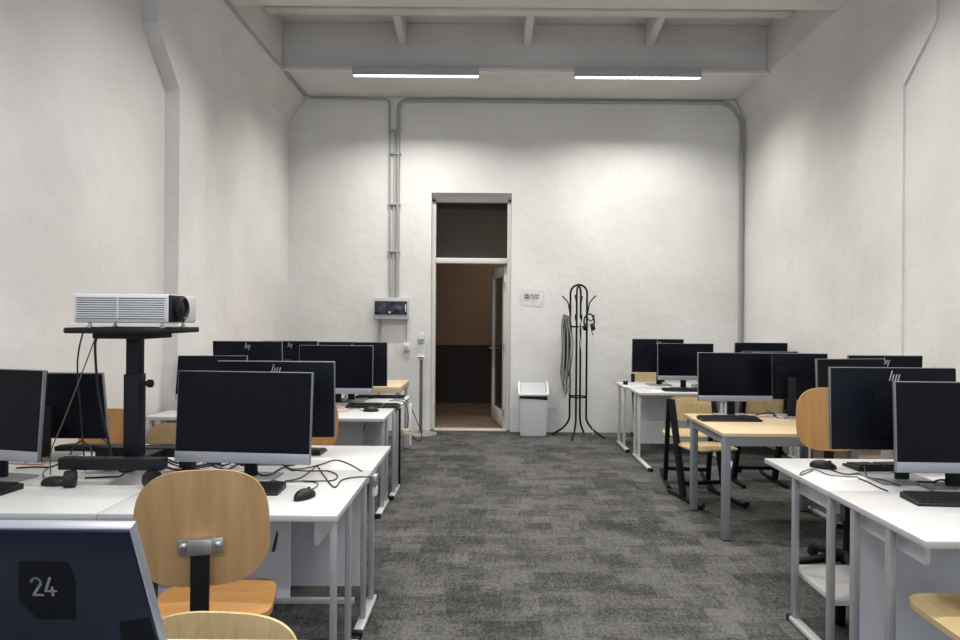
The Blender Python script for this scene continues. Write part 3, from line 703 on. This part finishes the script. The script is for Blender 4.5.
# grey cords hanging from the rack
for k in range(13):
    x = rx-.185+.016*(k%5)+.008*random.random(); y = ry-.10+.012*k; zt2 = 1.455+.01*(k%3); zb2 = .48+.12*random.random()+.06*(k%4)
    w2 = .018+.014*random.random()
    pts = [(x-w2,y,zt2-.1),(x-.004,y-.01,zt2+.03),(x+w2,y,zt2-.1),(x+w2*1.2+.02*random.random(),y-.01,(zt2+zb2)/2+.1*random.random()),(x+.02*random.random(),y,zb2+.12),(x+.01,y,zb2),(x-w2*1.3,y-.012,zb2+.1),(x-w2*.4-.02*random.random(),y,(zt2+zb2)/2),(x-w2,y,zt2-.1)]
    m = MB(); m.tube(curve(pts,6),.0075 if k%2 else .006,6)
    tag(m.build('lanyard', (M['cable_grey'],M['pole'],M['conduit_light'],M['neck'])[k%4]), 'grey cord hanging in the bunch on the left of the coat rack', 'cord', 'grey cords on the coat rack')
t = thing('headset', 'black headset hanging on the right of the coat rack', 'headset', (rx+.115,ry-.09,1.50))
m = MB(); m.tube(curve([(-.055,0,-.13),(-.062,0,-.06),(-.035,0,.0),(0,0,.015),(.035,0,.0),(.062,0,-.06),(.055,0,-.13)]),.010,8); m.build('headband', M['black'], t)
for sx in (-1,1):
    m = MB(); m.lathe([(.024,-.024),(.044,-.020),(.046,.010),(.034,.022)],20,T(sx*.045,0,-.14)@RY(70*sx)); m.build('ear_cup', M['black'], t)
m = MB(); m.tube(curve([(.02,-.03,-.15),(.03,-.03,-.20),(.04,-.03,-.24)]),.006,6); m.build('microphone', M['black'], t)
m = MB(); m.tube(curve([(.04,-.02,-.20),(.07,-.02,-.45),(.10,-.02,-.62),(.07,-.02,-.72),(.03,-.02,-.70),(.02,-.02,-.80),(.04,-.02,-1.2),(.055,-.02,-1.45)]),.003,6); m.build('cord', M['cable_white'], t)
m = MB(); m.tube(curve([(rx+.0,ry-.115,1.46),(rx-.01,ry-.13,1.3),(rx+.015,ry-.135,1.1),(rx+.03,ry-.13,1.0),(rx+.045,ry-.13,1.15),(rx+.02,ry-.125,1.35),(rx+.0,ry-.115,1.46)]),.004,6)
tag(m.build('cord', M['cable_white']), 'pale cord looped over the front of the coat rack', 'cord')

t = thing('swing_bin', 'white and grey swing lid bin between the door and coat rack', 'bin', (.545,8.33,0))
m = MB(); b = bmesh.new()
def ring(hx,hy,z): return [b.verts.new((x,y,z)) for x,y in ((-hx,-hy),(hx,-hy),(hx,hy),(-hx,hy))]
rg = [ring(.155,.12,0),ring(.16,.125,.03),ring(.176,.138,.475)]
b.faces.new(rg[0][::-1]); b.faces.new(rg[-1])
for p,q in zip(rg,rg[1:]):
    for k in range(4): b.faces.new((p[k],p[(k+1)%4],q[(k+1)%4],q[k]))
bmesh.ops.bevel(b, geom=list(b.edges), offset=.012, segments=2, affect='EDGES'); m.merge(b); m.build('body', M['bin'], t)
m = MB(); m.prism([(-.17,.475),(.17,.452),(.17,.505),(-.17,.505)],'y',-.139,.135); m.build('lid_gap_shade', M['black'], t)  # black block stands in for the shade in the gap under the lid
m = MB(); zc = .50
m.box(-.19,.19,-.15,.15,zc,zc+.035,.012)
for sx in (-1,1):
    m.prism([(-.15,zc+.02),(.15,zc+.02),(.15,zc+.13),(.08,zc+.17),(.0,zc+.16),(-.11,zc+.06)],'x',sx*.178-.012,sx*.178+.012,.006)
m.build('lid_frame', M['white_plastic'], t)
m = MB(); m.prism([(-.13,zc+.03),(-.12,zc+.045),(.0,zc+.085),(.13,zc+.145),(.14,zc+.03)],'x',-.165,.165,.006); m.build('swing_flap', M['grey_plastic'], t)

t = thing('sanitiser_stand', 'hand sanitiser dispenser on a metal pole, left of the door', 'hand sanitiser stand', (-.855,8.335,0))
m = MB(); m.lathe([(.205,0),(.205,.008),(.195,.012),(.03,.014),(.03,.03)],40); m.build('base_plate', M['plate'], t)
m = MB(); m.box(-.020,.020,-.014,.014,.012,.98,.004); m.build('pole', M['pole'], t)
m = MB(); m.shell(superellipse(.115,.34,2.8,40,1.10), lambda x,z: -.055+1.2*x*x, .07); m.build('dispenser', M['white_plastic'], t)
m = MB(); m.shell(superellipse(.085,.075,3,32,1.222), lambda x,z: -.105+2*x*x, .05); m.build('pump_cover', M['white_plastic'], t)
m = MB(); m.shell(superellipse(.078,.05,3,32,1.168), lambda x,z: -.075, .03); m.build('nozzle_recess', M['grey_plastic'], t)
m = MB(); m.prism([(-.05,.965),(.05,.965),(.05,.975),(-.05,.975)],'y',-.09,-.03,.003); m.build('drip_tray', M['white_plastic'], t)

# ================================================================== SMALL THINGS AND CABLES
def cable(label, pts, r=.0035, mat='cable', group=None, per=8):
    m = MB(); m.tube(curve(pts,per), r, 6); return tag(m.build('cable', M[mat]), label, 'cable', group)
SX, SY = -1.64, 3.05
cable('thin olive cable slanting from the projector tray down to the left monitor', [(-1.768,3.0,1.382),(-1.86,3.03,1.18),(-1.965,3.08,.98),(-2.035,3.1,.83),(-2.05,3.12,.715)], .0028,'cable_yellow')
cable('black cable hanging from the left of the projector tray', [(-1.826,2.99,1.382),(-1.85,3.0,1.30),(-1.885,3.05,1.2),(-1.93,3.15,1.0),(-1.95,3.22,.712)], .0035)
cable('thick black cable looping from under the projector tray', [(-1.755,3.0,1.382),(-1.775,3.0,1.34),(-1.80,3.05,1.22),(-1.815,3.10,1.08),(-1.80,3.14,.90),(-1.77,3.18,.73),(-1.72,3.26,.712)], .0055)
cable('orange cable lying across the base of the left edge monitor', [dsk(-30,464),dsk(0,463),dsk(22,464),dsk(42,464),dsk(50,459)], .003,'cable_orange')
cable('olive cable by the bezel of the left edge monitor', [dsk(25,463,.02),dsk(36,459,.03),dsk(43,462,.02),dsk(48,455,.01)], .003,'cable_yellow')
cable('black cable along the desk left of the stand wheels', [dsk(16,468),dsk(35,467),dsk(50,467),dsk(58,464),dsk(72,458)], .004)
cable('black cable curving behind the stand wheel on the left', [dsk(85,478),dsk(105,477),dsk(120,476),dsk(126,470),dsk(122,466)], .004)
cable('black cable looping from the stand post toward the big monitor', [dsk(138,456),dsk(155,452,.02),dsk(165,458,.01),dsk(178,463),dsk(196,466),dsk(215,462)], .005)
cable('second black cable from the stand post, running under the big monitor', [dsk(140,452,.02),dsk(158,456,.03),dsk(172,464),dsk(190,468),dsk(208,466),dsk(226,461),dsk(245,466)], .004)
cable('cable crossing behind the small black plug under the big monitor', [dsk(196,460),dsk(210,459,.02),dsk(222,466),dsk(232,461),dsk(246,462)], .003)
cable('grey white cable in the tangle below the big monitor', [dsk(203,463),dsk(216,460,.02),dsk(230,464),dsk(240,468),dsk(252,462)], .003,'cable_white')
cable('cable rising and falling across the white desk right of the big monitor', [dsk(256,474),dsk(268,475),dsk(284,467),dsk(292,469),dsk(306,468),dsk(322,464),dsk(335,460),dsk(347,463),dsk(362,471)], .003)
cable('cable zigzagging over the desk edge to the aisle', [dsk(285,481),dsk(300,478),dsk(312,470),dsk(317,466),dsk(323,474),dsk(334,487),dsk(342,480),dsk(356,477),dsk(372,477)], .003)
cable('cable curving in a hairpin beside the mouse', [dsk(290,470),dsk(310,471),dsk(328,471),dsk(337,475),dsk(334,480),dsk(318,481),dsk(302,481)], .003)
cable('cable crossing the foot of the big left monitor', [dsk(255,470,.014),dsk(262,475,.014),dsk(272,474,.014),dsk(284,468,.008),dsk(294,471)], .003)
def dskr(px,py,h=.004): return at(px,py,z=DR+h)
def blk(name,label,cat,c,w_,d_,h_,mat='black',rz=0):
    m = MB(); m.box(-w_/2,w_/2,-d_/2,d_/2,0,h_,min(w_,d_,h_)*.22); o = m.build(name,M[mat]); o.location=c; o.rotation_euler=(0,0,R(rz)); return tag(o,label,cat)
blk('power_adapter','black cube adapter on the desk left under the big monitor','adapter',dsk(187,467,0),.066,.05,.045)
blk('plug','small black plug standing among the cables under the big monitor','plug',dsk(219,464,0),.022,.02,.034)
cable('black cable bunched behind the base of the projector stand', [dsk(95,452,.02),dsk(104,446,.05),dsk(112,452,.02),dsk(120,457,.01),dsk(132,453,.03),dsk(140,456,.01)], .005)
cable('black cable loop rising behind the stand base on the left', [dsk(70,456,.005),dsk(74,446,.05),dsk(82,441,.07),dsk(90,447,.04),dsk(92,456,.005)], .004)
cable('black cable drooping from the tilted left monitor onto the desk', [dsk(100,436,.08),dsk(108,444,.05),dsk(116,452,.02),dsk(124,456,.01)], .004)
cable('dark cable weaving right of the black cube adapter', [dsk(192,464),dsk(204,461,.015),dsk(216,467),dsk(228,469),dsk(240,464,.01),dsk(254,468)], .004)
cable('dark cable bending over the desk just left of the big monitor neck', [dsk(206,457,.02),dsk(214,463),dsk(226,465,.015),dsk(236,460,.02),dsk(248,458,.01)], .0035)
cable('black cable sweeping from the stand column to the black cube', [dsk(128,457,.03),dsk(146,450,.035),dsk(156,459,.01),dsk(166,466),dsk(178,470),dsk(200,470)], .005)
cable('dark cable hooked behind the big monitor neck', [dsk(264,462,.03),dsk(272,459,.05),dsk(280,463,.02),dsk(286,466,.01),dsk(296,464)], .004)
# second left row
z5 = DZ
cable('black cable coiled behind the long keyboard in the second left row', [dsk(330,403),dsk(338,399,.02),dsk(350,401),dsk(345,396,.02),dsk(358,397)], .005)
cable('second dark cable in the coil behind the long keyboard', [dsk(336,397,.02),dsk(344,403,.01),dsk(352,398,.02),dsk(366,399,.01),dsk(380,397)], .004)
cable('orange cable by the second row aisle side mouse', [dsk(332,409),dsk(343,406),dsk(350,408),dsk(346,411),dsk(338,412)], .003,'cable_orange')
cable('cable bulging out over the aisle beside the black corner post', [(-.88,6.1,DZ+.006),(-.765,6.05,DZ+.006),(-.715,6.08,.64),(-.665,6.15,.50),(-.63,6.22,.38),(-.645,6.25,.31),(-.69,6.2,.33),(-.72,6.05,.42)], .004)
cable('cable falling straight from the second row desk to the power strip', [(-.90,6.0,DZ+.006),(-.765,5.93,DZ+.005),(-.725,5.90,.65),(-.712,5.86,.56),(-.718,5.83,.49)], .004)
t = thing('power_strip', 'cream power strip with red switch hanging on the black corner post', 'power strip', (-.715,5.80,.435))
m = MB(); m.box(-.040,.022,-.02,.02,.0,.055,.006); m.build('body', M['cream'], t)
m = MB(); m.box(.020,.030,-.012,.012,.03,.048,.002); m.build('switch', M['red'], t)
blk('power_strip','white power strip hanging upright beside the black corner post','power strip',(-.70,5.90,.33),.026,.03,.37,'white_plastic')
cable('cable sagging between the panels under the second left row', [(-1.02,5.60,.60),(-1.10,5.55,.38),(-1.05,5.5,.26),(-.90,5.45,.15),(-.84,5.42,.05)], .004)
m = MB(); m.tube(fillet([(-.945,3.0,.675),(-.94,2.975,.5),(-.955,2.962,.42)],.03),.006,6); tag(m.build('cable',M['cable']),'short black cable hanging at the panel edge under the left desk','cable')
t = thing('cable_clip','small metal clamp holding a cable at the aisle edge of the left desks','clamp',(-.565,3.31,.63))
m = MB(); m.box(-.010,.014,-.03,.03,.0,.055,.004); m.build('clamp_body', M['chrome'], t)
m = MB(); m.box(-.010,.012,-.022,.022,-.05,.0,.003); m.build('clamp_tab', M['white_plastic'], t)
# right side
cable('cable trailing left of the right mouse keyboard onto the near desk', [dskr(858,478),dskr(868,482),dskr(880,488),dskr(888,491)], .003)
cable('cable looping in front of the dark monitor foot on the right', [dskr(826,468),dskr(845,474),dskr(862,473),dskr(880,474),dskr(895,472)], .003)
cable('cable from the keyboard back over the grey foot', [dskr(864,466,.03),dskr(866,474,.014),dskr(870,478,.014),dskr(884,480,.014),dskr(900,486)], .003)
cable('thick cable arching beside the nearest right monitor stand', [dskr(909,481),dskr(925,486),dskr(932,484),dskr(936,481,.02),dskr(944,480,.02),dskr(955,486)], .005)
mz = .719
def tbl(px,py,h=0): return at(px,py,z=mz+h)
cable('dark cable tangled behind the maple table keyboard', [tbl(755,415),tbl(770,413,.02),tbl(780,417),tbl(792,413,.01),tbl(784,419)], .005)
cable('pale cable curling at the right of the maple table', [tbl(764,416),tbl(775,415,.01),tbl(786,420),tbl(790,423)], .003,'cable_white')
cable('thin cable draped behind the maple table screen', [tbl(762,404,.03),tbl(768,411,.02),tbl(780,414),tbl(786,410,.02)], .003)
t = thing('tin','small dark round tin on the corner of the far right desk','tin',at(625.5,384.5,z=DZ))
m = MB(); m.lathe([(.026,0),(.028,.004),(.028,.042),(.026,.046)],20); m.build('tin_body', M['black'], t)
m = MB(); m.lathe([(.029,.042),(.029,.050),(.02,.053)],20); m.build('tin_lid', M['conduit'], t)
p = at(692,385.5,z=DZ)
t = thing('headset','small headset with red band on the far right desk','headset',(2.32,7.06,DZ))
m = MB(); m.lathe([(.02,0),(.04,.01),(.04,.045),(.02,.055)],20,T(-.03,0,0)); m.build('ear_cup', M['black'], t)
m = MB(); m.tube(curve([(-.03,0,.05),(.02,-.01,.062),(.07,-.02,.04),(.08,-.03,.012)]),.009,8); m.build('headband', M['red'], t)
blk('speaker','small grey speaker on the far right desk behind the keyboard','speaker',(2.19,7.13,DZ),.06,.05,.075,'conduit')
m = MB(); m.box(-.09,.09,-.10,.10,0,.0015); o = m.build('sheet_of_paper', M['paper']); o.location=(1.80,7.02,DZ); o.rotation_euler=(0,0,R(12)); tag(o,'white sheet of paper lying on the far right desk','paper')

# ================================================================== CAMERA AND WORLD
cam = bpy.data.cameras.new('camera'); cam.lens = 25; cam.sensor_width = 36; cam.shift_x = -10/960; cam.shift_y = -3/960; cam.clip_start = .05
co = bpy.data.objects.new('camera', cam); C.objects.link(co)
co.matrix_world = Matrix.Translation((0,0,CAMZ)) @ Matrix.Rotation(R(90),4,'X') @ Matrix.Rotation(ROLL,4,'Z')
sc = bpy.context.scene; sc.camera = co
wd = bpy.data.worlds.new('dusk'); sc.world = wd; wd.use_nodes = True
wd.node_tree.nodes['Background'].inputs['Color'].default_value = (.10,.16,.32,1); wd.node_tree.nodes['Background'].inputs['Strength'].default_value = 1
sc.view_settings.view_transform = 'Standard'; sc.view_settings.look = 'None'; sc.view_settings.gamma = 1; sc.view_settings.exposure = -0.37
sc.cycles.max_bounces = 10; sc.cycles.diffuse_bounces = 6
sc.cycles.use_denoising = True
